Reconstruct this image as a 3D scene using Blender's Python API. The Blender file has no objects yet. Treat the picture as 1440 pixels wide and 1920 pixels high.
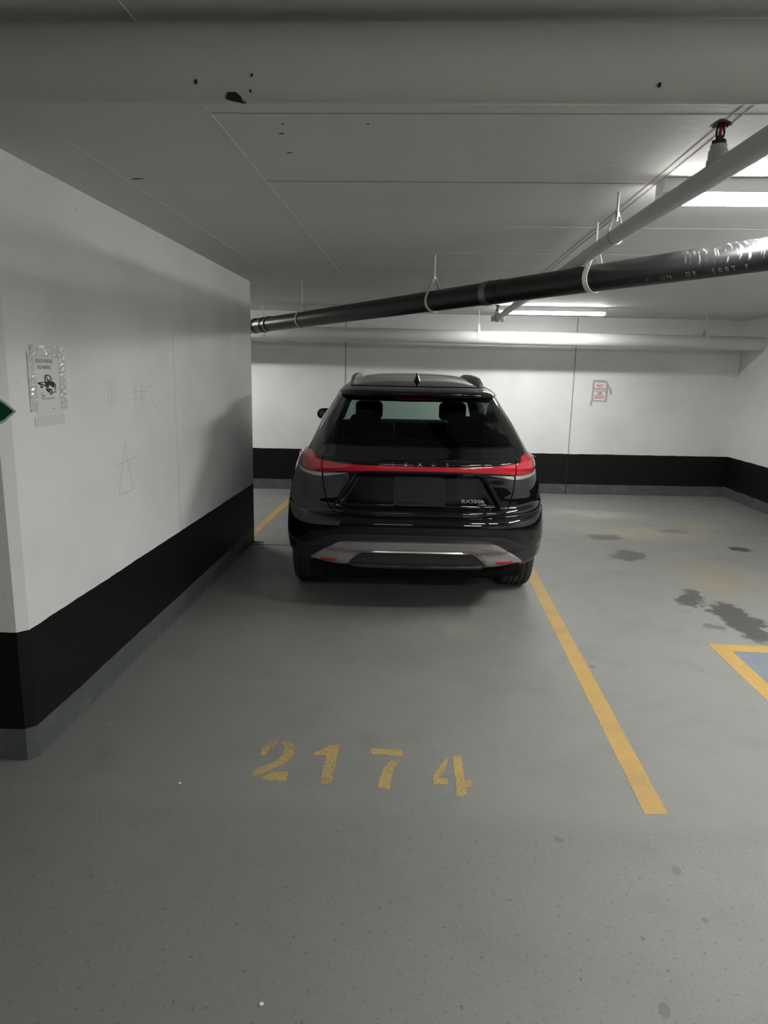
import bpy, bmesh, math, random
import numpy as np
from mathutils import Vector, Matrix
from mathutils.bvhtree import BVHTree

random.seed(7)
scene = bpy.context.scene
col = scene.collection
R = math.radians

# ------------------------------------------------------------------ camera
CAM_H, F_PX, PITCH, YAW, ROLL = 1.66, 1293.0, R(11.46), R(2.86), R(1.19)
fw = Vector((-math.sin(YAW) * math.cos(PITCH), math.cos(YAW) * math.cos(PITCH), -math.sin(PITCH)))
rt0 = Vector((math.cos(YAW), math.sin(YAW), 0))
up0 = rt0.cross(fw)
rt = rt0 * math.cos(ROLL) + up0 * math.sin(ROLL)
up = -rt0 * math.sin(ROLL) + up0 * math.cos(ROLL)
cd = bpy.data.cameras.new('camera')
cd.sensor_fit = 'HORIZONTAL'
cd.sensor_width = 36.0
cd.lens = F_PX / 1440 * 36.0
cd.clip_start = 0.02
cam = bpy.data.objects.new('camera', cd)
col.objects.link(cam)
mw = Matrix(((rt.x, up.x, -fw.x, 0), (rt.y, up.y, -fw.y, 0), (rt.z, up.z, -fw.z, CAM_H), (0, 0, 0, 1)))
cam.matrix_world = mw
scene.camera = cam

# ------------------------------------------------------------------ world, exposure
wd = bpy.data.worlds.new('world')
scene.world = wd
wd.use_nodes = True
wd.node_tree.nodes['Background'].inputs[0].default_value = (0.02, 0.02, 0.02, 1)
wd.node_tree.nodes['Background'].inputs[1].default_value = 1.0
scene.view_settings.view_transform = 'Standard'
scene.view_settings.look = 'None'
scene.view_settings.gamma = 1
scene.view_settings.use_curve_mapping = False
scene.view_settings.exposure = 0.16
LAMPS = {'lamp_lens': 105.0, 'lamp_lens_back': 122.0, 'lamp_lens_aisle': 245.0, 'lamp_lens_side': 125.0, 'lamp_lens_twin': 60.0, 'lamp_lens_bay': 150.0}   # emission strengths
H_CEIL = 2.45

# ------------------------------------------------------------------ materials
MATS = {}


def newmat(name):
    m = bpy.data.materials.new(name)
    m.use_nodes = True
    MATS[name] = m
    nt = m.node_tree
    return m, nt, nt.nodes['Principled BSDF']


def simple(name, colr, rough=0.5, metal=0.0, coat=0.0, spec=0.5, coat_rough=0.03):
    m, nt, b = newmat(name)
    b.inputs['Base Color'].default_value = (*colr, 1)
    b.inputs['Roughness'].default_value = rough
    b.inputs['Metallic'].default_value = metal
    b.inputs['Coat Weight'].default_value = coat
    b.inputs['Coat Roughness'].default_value = coat_rough
    b.inputs['Specular IOR Level'].default_value = spec
    return m


class NT:
    """small helper round a node tree"""

    def __init__(s, nt):
        s.nt = nt
        s.N = nt.nodes
        s.L = nt.links

    def node(s, t, **kw):
        n = s.N.new(t)
        for k, v in kw.items():
            setattr(n, k, v)
        return n

    def put(s, sock, v):
        if hasattr(v, 'links') or isinstance(v, bpy.types.NodeSocket):
            s.L.new(v, sock)
        elif isinstance(v, (tuple, list)):
            sock.default_value = tuple(v) + ((1,) if len(v) == 3 and len(sock.default_value) == 4 else ())
        else:
            sock.default_value = v

    def math(s, op, a, b=0.0, c=0.0, clamp=False):
        n = s.node('ShaderNodeMath', operation=op, use_clamp=clamp)
        s.put(n.inputs[0], a)
        s.put(n.inputs[1], b)
        s.put(n.inputs[2], c)
        return n.outputs[0]

    def mix(s, f, a, b):
        n = s.node('ShaderNodeMix', data_type='RGBA')
        s.put(n.inputs['Factor'], f)
        s.put(n.inputs['A'], a)
        s.put(n.inputs['B'], b)
        return n.outputs['Result']

    def pos(s):
        return s.node('ShaderNodeNewGeometry').outputs['Position']

    def sep(s, v):
        n = s.node('ShaderNodeSeparateXYZ')
        s.put(n.inputs[0], v)
        return n.outputs

    def noise(s, vec, scale, detail=3.0, rough=0.5, dist=0.0):
        n = s.node('ShaderNodeTexNoise')
        s.put(n.inputs['Vector'], vec)
        n.inputs['Scale'].default_value = scale
        n.inputs['Detail'].default_value = detail
        n.inputs['Roughness'].default_value = rough
        n.inputs['Distortion'].default_value = dist
        return n.outputs['Fac']

    def smooth(s, v, lo, hi):
        n = s.node('ShaderNodeMapRange', interpolation_type='SMOOTHSTEP')
        s.put(n.inputs['Value'], v)
        n.inputs['From Min'].default_value = lo
        n.inputs['From Max'].default_value = hi
        return n.outputs['Result']

    def bump(s, h, strength, dist=0.005):
        n = s.node('ShaderNodeBump')
        n.inputs['Strength'].default_value = strength
        n.inputs['Distance'].default_value = dist
        s.put(n.inputs['Height'], h)
        return n.outputs['Normal']


def painted(name, colr, rough, amt=0.06, nscale=2.0, bump=0.15, bscale=60.0):
    m, nt, b = newmat(name)
    t = NT(nt)
    p = t.pos()
    n1 = t.noise(p, nscale, 5, 0.6)
    f = t.math('MULTIPLY_ADD', n1, amt * 2, 1 - amt)
    c = t.node('ShaderNodeVectorMath', operation='SCALE')
    t.put(c.inputs[0], colr)
    t.put(c.inputs['Scale'], f)
    t.L.new(c.outputs[0], b.inputs['Base Color'])
    b.inputs['Roughness'].default_value = rough
    t.L.new(t.bump(t.noise(p, bscale, 3, 0.6), bump), b.inputs['Normal'])
    return m


def wall_material():
    m, nt, b = newmat('wall_paint')
    t = NT(nt)
    p = t.pos()
    xyz = t.sep(p)
    wob = t.math('MULTIPLY_ADD', t.noise(p, 6.0, 2), 0.012, -0.006)
    z = t.math('ADD', xyz[2], wob)
    dirt = t.noise(p, 1.3, 5, 0.6)
    speck = t.smooth(t.noise(p, 38.0, 1), 0.78, 0.80)
    white = t.mix(t.smooth(dirt, 0.35, 0.75), (0.78, 0.79, 0.785), (0.70, 0.71, 0.705))
    white = t.mix(t.math('MULTIPLY', speck, 0.5), white, (0.25, 0.25, 0.24))
    chip = t.smooth(t.noise(p, 21.0, 2), 0.785, 0.795)
    black = t.mix(chip, (0.0040, 0.0044, 0.0044), (0.3, 0.3, 0.3))
    grey = t.mix(t.smooth(t.noise(p, 9.0, 4, 0.6), 0.45, 0.75), (0.085, 0.093, 0.098), (0.12, 0.128, 0.13))
    isw = t.math('GREATER_THAN', z, 0.578)
    isb = t.math('GREATER_THAN', z, 0.143)
    c = t.mix(isb, grey, t.mix(isw, black, white))
    t.L.new(c, b.inputs['Base Color'])
    rg = t.math('MULTIPLY_ADD', isw, 0.05, 0.5)
    t.L.new(rg, b.inputs['Roughness'])
    b.inputs['Specular IOR Level'].default_value = 0.25
    h = t.math('ADD', t.noise(p, 5.0, 3), t.math('MULTIPLY', t.noise(p, 70.0, 3), 0.25))
    t.L.new(t.bump(h, 0.18, 0.01), b.inputs['Normal'])
    return m


# stains on the floor: (x, y, rx, ry, rotation, colour, strength)
STAINS = [
    (1.98, 7.22, .20, .14, -.3, (0.055, 0.055, 0.052), .75),
    (2.00, 6.45, .17, .26, .35, (0.06, 0.06, 0.058), .75),
    (2.82, 7.58, .16, .13, .2, (0.05, 0.05, 0.048), .6),
    (3.23, 6.86, .10, .11, .0, (0.025, 0.022, 0.018), .85),
    (2.13, 5.22, .10, .30, .25, (0.055, 0.056, 0.054), .8),
    (2.28, 4.72, .15, .50, .05, (0.05, 0.05, 0.05), .85),
    (2.03, 4.55, .07, .10, .1, (0.07, 0.07, 0.068), .6),
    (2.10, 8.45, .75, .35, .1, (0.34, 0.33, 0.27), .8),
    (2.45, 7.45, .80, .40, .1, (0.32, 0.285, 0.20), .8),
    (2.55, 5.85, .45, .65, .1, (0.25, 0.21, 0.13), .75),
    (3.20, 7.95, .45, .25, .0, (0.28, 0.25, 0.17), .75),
    (0.33, 4.35, .16, .20, .0, (0.28, 0.265, 0.18), .6),
    (1.045, 3.83, .025, .03, .0, (0.09, 0.09, 0.085), .6),
    (0.937, 1.915, .013, .014, .0, (0.09, 0.09, 0.085), .6),
    (0.70, 1.585, .018, .03, .3, (0.08, 0.08, 0.075), .6),
    (0.551, 2.262, .02, .02, .0, (0.10, 0.095, 0.09), .6),
    (0.926, 2.134, .018, .03, .3, (0.11, 0.10, 0.09), .6),
]


def floor_colour(t, p):
    """colour socket of the grey traffic coating with its stains"""
    big = t.noise(p, 0.55, 5, 0.6)
    mid = t.noise(p, 3.2, 6, 0.65)
    fine = t.noise(p, 85.0, 4, 0.7)
    base = t.mix(t.smooth(big, 0.3, 0.7), (0.190, 0.192, 0.184), (0.222, 0.224, 0.215))
    base = t.mix(t.math('MULTIPLY', t.smooth(mid, 0.5, 0.8), 0.45), base, (0.145, 0.144, 0.134))
    base = t.mix(t.math('MULTIPLY', t.smooth(fine, 0.5, 0.72), 0.5), base, (0.13, 0.13, 0.123))
    xyz = t.sep(p)
    # worn, rougher lane surface nearer than the stall mouth
    lane = t.math('SUBTRACT', 1.0, t.smooth(t.math('MULTIPLY_ADD', mid, 0.12, xyz[1]), 2.35, 2.50))
    base = t.mix(t.math('MULTIPLY', lane, 0.22), base, (0.130, 0.130, 0.116))
    pits = t.smooth(t.noise(p, 55.0, 3, 0.7), 0.60, 0.70)
    base = t.mix(t.math('MULTIPLY', pits, t.math('MULTIPLY_ADD', lane, 0.5, 0.15)), base, (0.06, 0.06, 0.055))
    dist = t.node('ShaderNodeTexNoise')
    t.put(dist.inputs['Vector'], p)
    dist.inputs['Scale'].default_value = 5.0
    dist.inputs['Detail'].default_value = 6.0
    dist.inputs['Roughness'].default_value = 0.7
    dd = t.node('ShaderNodeVectorMath', operation='MULTIPLY_ADD')
    t.L.new(dist.outputs['Color'], dd.inputs[0])
    dd.inputs[1].default_value = (0.5, 0.35, 0)
    off = t.node('ShaderNodeVectorMath', operation='SUBTRACT')
    t.put(off.inputs[0], p)
    off.inputs[1].default_value = (0.25, 0.175, 0)
    t.L.new(off.outputs[0], dd.inputs[2])
    wet = None
    for (x, y, rx, ry, ro, cc, st) in STAINS:
        mp = t.node('ShaderNodeMapping', vector_type='TEXTURE')
        small = rx < 0.06
        t.put(mp.inputs['Vector'], p if small else dd.outputs[0])
        mp.inputs['Location'].default_value = (x, y, 0)
        mp.inputs['Rotation'].default_value = (0, 0, -ro)
        mp.inputs['Scale'].default_value = (rx, ry, 1)
        flat = t.node('ShaderNodeVectorMath', operation='MULTIPLY')
        t.L.new(mp.outputs[0], flat.inputs[0])
        flat.inputs[1].default_value = (1, 1, 0)
        ln = t.node('ShaderNodeVectorMath', operation='LENGTH')
        t.L.new(flat.outputs[0], ln.inputs[0])
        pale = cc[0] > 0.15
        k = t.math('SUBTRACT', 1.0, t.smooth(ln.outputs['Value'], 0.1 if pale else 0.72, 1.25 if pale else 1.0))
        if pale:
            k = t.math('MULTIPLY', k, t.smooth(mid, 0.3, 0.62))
        k = t.math('MULTIPLY', k, st)
        base = t.mix(k, base, cc)
        if not pale:
            wet = k if wet is None else t.math('MAXIMUM', wet, k)
    return base, wet, mid, fine


def floor_material():
    m, nt, b = newmat('floor_coating')
    t = NT(nt)
    p = t.pos()
    base, wet, mid, fine = floor_colour(t, p)
    t.L.new(base, b.inputs['Base Color'])
    rg = t.math('MULTIPLY_ADD', mid, 0.25, 0.42)
    rg = t.math('MULTIPLY_ADD', wet, -0.12, rg)
    t.L.new(rg, b.inputs['Roughness'])
    b.inputs['Specular IOR Level'].default_value = 0.4
    h = t.math('ADD', t.math('MULTIPLY', fine, 0.6), t.noise(p, 240.0, 2))
    t.L.new(t.bump(h, 0.35, 0.003), b.inputs['Normal'])
    return m


def worn_paint(name, colr, lo, hi, under=(0.14, 0.14, 0.135)):
    m, nt, b = newmat(name)
    t = NT(nt)
    p = t.pos()
    wear = t.math('ADD', t.math('MULTIPLY', t.noise(p, 110.0, 3, 0.7), 0.75), t.math('MULTIPLY', t.noise(p, 4.0, 4), 0.35))
    k = t.smooth(wear, lo, hi)
    tone = t.mix(t.noise(p, 9.0, 4), colr, tuple(c * 0.78 for c in colr))
    t.L.new(t.mix(k, tone, under), b.inputs['Base Color'])
    b.inputs['Roughness'].default_value = 0.6
    return m


def glass_material(name, tint, gloss=1.0):
    m = bpy.data.materials.new(name)
    m.use_nodes = True
    MATS[name] = m
    nt = m.node_tree
    nt.nodes.clear()
    t = NT(nt)
    tr = t.node('ShaderNodeBsdfTransparent')
    tr.inputs[0].default_value = (*tint, 1)
    gl = t.node('ShaderNodeBsdfGlossy')
    gl.inputs['Roughness'].default_value = 0.02
    gl.inputs['Color'].default_value = (0.9, 0.9, 0.9, 1)
    fr = t.node('ShaderNodeFresnel')
    bf = t.node('ShaderNodeNewGeometry').outputs['Backfacing']
    t.L.new(t.math('MULTIPLY_ADD', bf, 1 / 1.5 - 1.5, 1.5), fr.inputs['IOR'])
    mx = t.node('ShaderNodeMixShader')
    t.L.new(t.math('MULTIPLY', fr.outputs[0], gloss), mx.inputs[0])
    t.L.new(tr.outputs[0], mx.inputs[1])
    t.L.new(gl.outputs[0], mx.inputs[2])
    out = t.node('ShaderNodeOutputMaterial')
    t.L.new(mx.outputs[0], out.inputs[0])
    return m


def emit_material(name, colr, strength):
    m, nt, b = newmat(name)
    b.inputs['Base Color'].default_value = (0.9, 0.9, 0.9, 1)
    b.inputs['Emission Color'].default_value = (*colr, 1)
    b.inputs['Emission Strength'].default_value = strength
    return m


wall_material()
floor_material()
painted('ceiling_paint', (0.60, 0.605, 0.585), 0.7, 0.07, 1.6, 0.3, 22.0)
painted('pipe_white', (0.62, 0.625, 0.605), 0.5, 0.06, 3.0, 0.15, 50.0)
painted('pipe_dull', (0.52, 0.52, 0.485), 0.6, 0.06, 3.0, 0.15, 50.0)
painted('sprinkler_pipe_paint', (0.60, 0.60, 0.61), 0.45, 0.06, 6.0, 0.1, 60.0)
worn_paint('yellow_line_paint', (0.47, 0.295, 0.075), 0.56, 0.70, (0.22, 0.185, 0.11))
worn_paint('yellow_faded_paint', (0.50, 0.35, 0.12), 0.52, 0.66, (0.19, 0.17, 0.12))
worn_paint('blue_faded_paint', (0.165, 0.19, 0.235), 0.50, 0.80, (0.2, 0.2, 0.19))
for k_, v_ in LAMPS.items():
    emit_material(k_, (1.0, 0.985, 0.955), v_)
    emit_material(k_ + '_edge', (1.0, 0.985, 0.955), v_ * {'lamp_lens': 0.45, 'lamp_lens_back': 0.45, 'lamp_lens_side': 0.8}.get(k_, 0.30))      # prismatic sides of the diffuser
simple('lamp_metal', (0.62, 0.62, 0.63), 0.45)
simple('galvanised', (0.55, 0.55, 0.54), 0.4, 0.6)
simple('painted_strap', (0.62, 0.62, 0.60), 0.5)
simple('clamp_steel', (0.22, 0.22, 0.21), 0.38, 0.8)
simple('sprinkler_bronze', (0.06, 0.05, 0.055), 0.35, 0.7)
simple('sprinkler_bulb', (0.45, 0.02, 0.03), 0.15)
simple('seam_white', (0.60, 0.605, 0.585), 0.75)
simple('seam_dark', (0.36, 0.36, 0.345), 0.8)
simple('black_chip', (0.006, 0.006, 0.006), 0.8)
simple('joint_grey', (0.30, 0.30, 0.30), 0.8)
simple('pencil_mark', (0.585, 0.59, 0.59), 0.7)
simple('paper', (0.72, 0.72, 0.69), 0.6)
simple('paper_white', (0.80, 0.80, 0.79), 0.5)
simple('print_black', (0.012, 0.012, 0.014), 0.6)
simple('print_grey', (0.16, 0.16, 0.16), 0.6)
simple('print_pale', (0.20, 0.20, 0.20), 0.6)
simple('print_red', (0.50, 0.08, 0.10), 0.6)
simple('print_dark_red', (0.22, 0.05, 0.06), 0.6)
simple('tape_clear', (0.66, 0.665, 0.65), 0.18, coat=0.6)
simple('tape_matte', (0.66, 0.665, 0.645), 0.6)
simple('tape_grey', (0.42, 0.42, 0.41), 0.5)
simple('sign_green', (0.004, 0.10, 0.045), 0.35)
simple('sign_white', (0.70, 0.72, 0.71), 0.4)
simple('scrap_white', (0.75, 0.75, 0.72), 0.7)
simple('strip_dark', (0.05, 0.05, 0.048), 0.9)
# car
simple('car_paint', (0.0035, 0.0036, 0.0045), 0.30, 0.0, 1.0, 0.0, 0.02)
simple('black_gloss', (0.003, 0.003, 0.003), 0.12, 0.0, 0.5)
simple('cladding', (0.016, 0.017, 0.019), 0.42)
simple('satin_silver', (0.30, 0.285, 0.28), 0.42, 0.35)
simple('bright_silver', (0.60, 0.59, 0.58), 0.25, 0.9)
simple('rubber', (0.035, 0.035, 0.034), 0.75)
simple('groove_black', (0.003, 0.003, 0.003), 0.9)
simple('rim_metal', (0.35, 0.35, 0.36), 0.3, 0.9)
simple('lamp_red', (0.46, 0.008, 0.022), 0.16, 0.0, 0.6)
simple('lamp_dark_red', (0.11, 0.006, 0.014), 0.16, 0.0, 0.6)
simple('lamp_clear', (0.30, 0.30, 0.30), 0.14, 0.35, 0.6)
simple('reflector_red', (0.35, 0.012, 0.03), 0.25, 0.0, 0.4)
simple('plate_grey', (0.024, 0.024, 0.024), 0.75, spec=0.1)
simple('chrome', (0.70, 0.70, 0.70), 0.15, 1.0)
simple('gap_black', (0.001, 0.001, 0.001), 0.95, spec=0.05)
simple('seat_dark', (0.003, 0.003, 0.003), 0.8, spec=0.1)
simple('underbody', (0.004, 0.004, 0.004), 0.9, spec=0.1)
glass_material('glass_privacy', (0.38, 0.46, 0.425), 0.5)
glass_material('glass_screen', (0.80, 0.90, 0.85))
glass_material('glass_side', (0.09, 0.11, 0.10), 0.8)


def black_pipe_material():
    m, nt, b = newmat('black_pipe')
    t = NT(nt)
    p = t.pos()
    xyz = t.sep(p)
    dust = t.math('MULTIPLY', t.smooth(t.sep(t.node('ShaderNodeNewGeometry').outputs['Normal'])[2], 0.1, 1.0), 0.5)
    dust = t.math('MULTIPLY', dust, t.smooth(t.noise(p, 6.0, 4), 0.3, 0.7))
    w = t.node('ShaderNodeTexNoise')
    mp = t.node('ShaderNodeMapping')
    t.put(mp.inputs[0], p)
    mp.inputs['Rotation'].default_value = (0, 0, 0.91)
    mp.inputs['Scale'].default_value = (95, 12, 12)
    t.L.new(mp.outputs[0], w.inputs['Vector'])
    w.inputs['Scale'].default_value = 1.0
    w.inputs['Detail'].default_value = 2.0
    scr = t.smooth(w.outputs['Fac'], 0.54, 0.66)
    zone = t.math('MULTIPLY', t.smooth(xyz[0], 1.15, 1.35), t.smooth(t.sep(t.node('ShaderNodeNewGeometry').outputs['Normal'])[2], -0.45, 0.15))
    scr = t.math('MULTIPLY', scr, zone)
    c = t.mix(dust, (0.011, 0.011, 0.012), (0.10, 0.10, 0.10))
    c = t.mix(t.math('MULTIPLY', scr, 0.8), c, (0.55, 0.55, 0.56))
    t.L.new(c, b.inputs['Base Color'])
    b.inputs['Roughness'].default_value = 0.38
    return m


black_pipe_material()


# ------------------------------------------------------------------ object helpers
def mesh_from(name, verts, faces):
    me = bpy.data.meshes.new(name)
    me.from_pydata([tuple(v) for v in verts], [], faces)
    me.update()
    return me


def ob(name, data, mat=None, parent=None, loc=(0, 0, 0), rot=(0, 0, 0)):
    o = bpy.data.objects.new(name, data)
    col.objects.link(o)
    o.location = loc
    o.rotation_euler = rot
    if mat is not None and data is not None:
        data.materials.clear()
        data.materials.append(MATS[mat])
    if parent is not None:
        o.parent = parent
    return o


def tag(o, label=None, cat=None, group=None, kind=None):
    if label:
        o['label'] = label
    if cat:
        o['category'] = cat
    if group:
        o['group'] = group
    if kind:
        o['kind'] = kind
    return o


def empty(name, loc=(0, 0, 0), rz=0.0):
    o = bpy.data.objects.new(name, None)
    col.objects.link(o)
    o.location = loc
    o.rotation_euler = (0, 0, rz)
    o.empty_display_size = 0.1
    return o


def bm_mesh(bm, name, smooth=False, angle=None):
    bmesh.ops.recalc_face_normals(bm, faces=bm.faces[:])
    me = bpy.data.meshes.new(name)
    bm.to_mesh(me)
    bm.free()
    if smooth:
        for p in me.polygons:
            p.use_smooth = True
        if angle is not None:
            me.set_sharp_from_angle(angle=R(angle))
    return me


def box_mesh(name, x0, x1, y0, y1, z0, z1, bevel=0.0, segs=2, smooth=False):
    bm = bmesh.new()
    v = [bm.verts.new((x, y, z)) for z in (z0, z1) for y in (y0, y1) for x in (x0, x1)]
    for f in ((0, 1, 3, 2), (4, 6, 7, 5), (0, 4, 5, 1), (2, 3, 7, 6), (0, 2, 6, 4), (1, 5, 7, 3)):
        bm.faces.new([v[i] for i in f])
    if bevel > 0:
        bmesh.ops.bevel(bm, geom=bm.edges[:], offset=bevel, segments=segs, affect='EDGES', profile=0.5)
    return bm_mesh(bm, name, smooth or bevel > 0, 40)


def tube_mesh(name, pts, r, segs=24, caps=True):
    """round tube along a polyline"""
    pts = [Vector(p) for p in pts]
    bm = bmesh.new()
    rings = []
    prev_n = None
    for i, p in enumerate(pts):
        if i == 0:
            t = (pts[1] - p).normalized()
        elif i == len(pts) - 1:
            t = (p - pts[i - 1]).normalized()
        else:
            t = ((p - pts[i - 1]).normalized() + (pts[i + 1] - p).normalized()).normalized()
        if prev_n is None:
            a = Vector((0, 0, 1)) if abs(t.z) < 0.9 else Vector((1, 0, 0))
            n = t.cross(a).normalized()
        else:
            n = (prev_n - t * prev_n.dot(t)).normalized()
        prev_n = n
        b = t.cross(n)
        rr = r[i] if isinstance(r, (list, tuple)) else r
        rings.append([bm.verts.new(p + (n * math.cos(2 * math.pi * k / segs) + b * math.sin(2 * math.pi * k / segs)) * rr) for k in range(segs)])
    for a, b in zip(rings, rings[1:]):
        for k in range(segs):
            bm.faces.new((a[k], a[(k + 1) % segs], b[(k + 1) % segs], b[k]))
    if caps:
        bm.faces.new(rings[0][::-1])
        bm.faces.new(rings[-1])
    return bm_mesh(bm, name, True, 50)


def strap_mesh(name, path, axis, w, t, closed=False):
    """flat strap: a path swept with a rectangle whose wide side lies along axis"""
    axis = Vector(axis).normalized()
    pts = [Vector(p) for p in path]
    bm = bmesh.new()
    rings = []
    n = len(pts)
    for i, p in enumerate(pts):
        if closed:
            tg = pts[(i + 1) % n] - pts[i - 1]
        else:
            tg = pts[min(i + 1, n - 1)] - pts[max(i - 1, 0)]
        tg.normalize()
        nn = axis.cross(tg).normalized()
        rings.append([bm.verts.new(p + axis * (w / 2 * a) + nn * (t / 2 * b)) for a, b in ((-1, -1), (1, -1), (1, 1), (-1, 1))])
    for i in range(n if closed else n - 1):
        a, b = rings[i], rings[(i + 1) % n]
        for k in range(4):
            bm.faces.new((a[k], a[(k + 1) % 4], b[(k + 1) % 4], b[k]))
    if not closed:
        bm.faces.new(rings[0][::-1])
        bm.faces.new(rings[-1])
    return bm_mesh(bm, name, True, 35)


def lathe_mesh(name, prof, segs=32, smooth_angle=35):
    """profile of (radius, height) turned round local Z"""
    bm = bmesh.new()
    rings = []
    for r, z in prof:
        rings.append([bm.verts.new((r * math.cos(2 * math.pi * k / segs), r * math.sin(2 * math.pi * k / segs), z)) for k in range(segs)] if r > 1e-6 else [bm.verts.new((0, 0, z))])
    for a, b in zip(rings, rings[1:]):
        for k in range(segs):
            k2 = (k + 1) % segs
            if len(a) == 1 and len(b) > 1:
                bm.faces.new((a[0], b[k], b[k2]))
            elif len(b) == 1 and len(a) > 1:
                bm.faces.new((a[k], a[k2], b[0]))
            elif len(a) > 1:
                bm.faces.new((a[k], a[k2], b[k2], b[k]))
    return bm_mesh(bm, name, True, smooth_angle)


def prism_mesh(name, polys, h, to3d=lambda x, y, z: (x, y, z)):
    """flat polygons (lists of 2D points) given thickness h"""
    bm = bmesh.new()
    for poly in polys:
        a = [bm.verts.new(to3d(x, y, 0.0)) for x, y in poly]
        b = [bm.verts.new(to3d(x, y, h)) for x, y in poly]
        bm.faces.new(b)
        bm.faces.new(a[::-1])
        n = len(poly)
        for i in range(n):
            bm.faces.new((a[i], a[(i + 1) % n], b[(i + 1) % n], b[i]))
    return bm_mesh(bm, name)


def text_mesh(name, body, size, extrude=0.0005, spacing=1.0, width=1.0, bold=0.0):
    cu = bpy.data.curves.new(name, 'FONT')
    cu.body = body
    cu.size = size
    cu.extrude = extrude
    cu.offset = bold
    cu.align_x = 'CENTER'
    cu.align_y = 'CENTER'
    cu.space_character = spacing
    cu.resolution_u = 3
    o = bpy.data.objects.new(name, cu)
    col.objects.link(o)
    dg = bpy.context.evaluated_depsgraph_get()
    me = bpy.data.meshes.new_from_object(o.evaluated_get(dg))
    bpy.data.objects.remove(o)
    bpy.data.curves.remove(cu)
    me.name = name
    if width != 1.0:
        for v in me.vertices:
            v.co.x *= width
    return me


# =================================================================== STRUCTURE
def struct(name, me, mat, parent=None, label=None):
    o = ob(name, me, mat, parent)
    if parent is None:
        o['kind'] = 'structure'
    if label:
        o['label'] = label
    return o


XL, XR, YB = -8.0, 4.39, -12.0
BW0, BWK = 9.58, 0.0677                       # back wall: y = BW0 + (x + 2.3) * BWK


def backy(x):
    return BW0 + (x + 2.3) * BWK


floor = struct('floor', prism_mesh('floor', [[(XL - .3, YB - .3), (XR + .3, YB - .3), (XR + .3, 10.8), (XL - .3, 10.8)]], -0.12), 'floor_coating', None, 'grey coated concrete garage floor with stains')
ceiling = struct('ceiling', prism_mesh('ceiling', [[(XL - .3, YB - .3), (XR + .3, YB - .3), (XR + .3, 10.8), (XL - .3, 10.8)]], 0.2, lambda x, y, z: (x, y, z + H_CEIL)), 'ceiling_paint', None, 'low painted concrete ceiling slab with form joints')


def corner_wall(name, plan, label=None):
    return struct(name, prism_mesh(name, [plan], H_CEIL - 0.0, lambda x, y, z: (x, y, z)), 'wall_paint', None, label)


# short wall between the stalls, with chamfered near corners
c_ = 0.035
wall_left = corner_wall('wall_left', [(-1.60, 2.60 + c_), (-1.60, 6.53), (-1.86, 6.53), (-1.86, 2.60 + c_), (-1.86 + c_, 2.60), (-1.60 - c_, 2.60)],
                        'white stall wall with black band and grey foot beside the car')
wall_back = corner_wall('wall_back', [(XL - .3, backy(XL - .3)), (XR + .3, backy(XR + .3)), (XR + .3, backy(XR + .3) + .25), (XL - .3, backy(XL - .3) + .25)],
                        'white back wall with black band and grey foot')
wall_right = corner_wall('wall_right', [(XR, YB - .2), (XR + .25, YB - .2), (XR + .25, backy(XR) + .01), (XR, backy(XR) + .01)],
                         'white side wall with black band meeting the back wall')
wall_far = corner_wall('wall_far_left', [(XL - .25, YB - .2), (XL, YB - .2), (XL, backy(XL)), (XL - .25, backy(XL))])
wall_front = corner_wall('wall_front', [(XL - .2, YB - .25), (XR + .2, YB - .25), (XR + .2, YB), (XL - .2, YB)])

# vertical joints in the back wall and left wall
for jx in (2.105, -1.055):
    y = backy(jx)
    struct('wall_joint', box_mesh('wall_joint', jx - .007, jx + .007, y - .003, y + .01, 0.578, H_CEIL - .01), 'joint_grey', wall_back)
    struct('wall_joint', box_mesh('wall_joint', jx - .006, jx + .006, y - .003, y + .01, 0.0, .578), 'black_chip', wall_back)
struct('wall_joint', box_mesh('wall_joint', -1.605, -1.5994, 4.465, 4.473, 0.58, 1.9), 'seam_white', wall_left)

# form joints in the ceiling
zc = H_CEIL


def seam(x0, x1, y0, y1, mat='seam_white', h=.0016):
    struct('form_seam', box_mesh('form_seam', x0, x1, y0, y1, zc - h, zc + .01), mat, ceiling)


seam(-.697, -.690, 2.1, 9.3)
seam(-.695, -.691, -11.9, 2.0)
for xx in (.915, .945):
    seam(xx, xx + .006, 1.9, 8.3, 'seam_dark', .002)
for (yy, x0, x1, mt) in ((2.345, -.69, 4.3, 'seam_dark'), (3.13, -.69, .9, 'seam_dark'), (4.02, -.1, 4.3, 'seam_white'),
                         (4.86, -.69, 4.3, 'seam_white'), (5.7, -.69, 4.3, 'seam_dark'), (6.6, -1.5, 4.3, 'seam_white')):
    seam(x0, x1, yy, yy + .006, mt)
seam(-1.30, -1.296, 2.6, 6.4)


def blob(cx, cy, rx, ry, n=9, seed=0):
    rn = random.Random(seed)
    return [(cx + rx * math.cos(2 * math.pi * k / n) * rn.uniform(.55, 1.1), cy + ry * math.sin(2 * math.pi * k / n) * rn.uniform(.55, 1.1)) for k in range(n)]


for i, (x, y, rx, ry) in enumerate([(-1.241, 3.113, .03, .008), (-.503, 2.535, .012, .006), (-.515, 2.744, .012, .005), (-.231, 1.35, .014, .006), (-.48, 2.442, .006, .004), (-.2, 2.44, .005, .004), (.25, 1.38, .016, .008), (1.02, 2.73, .02, .006)]):
    struct('paint_chip', prism_mesh('paint_chip', [blob(x, y, rx, ry, 8, i)], -.001, lambda a, b, z: (a, b, zc + z - .0005)), 'black_chip', ceiling)

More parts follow.
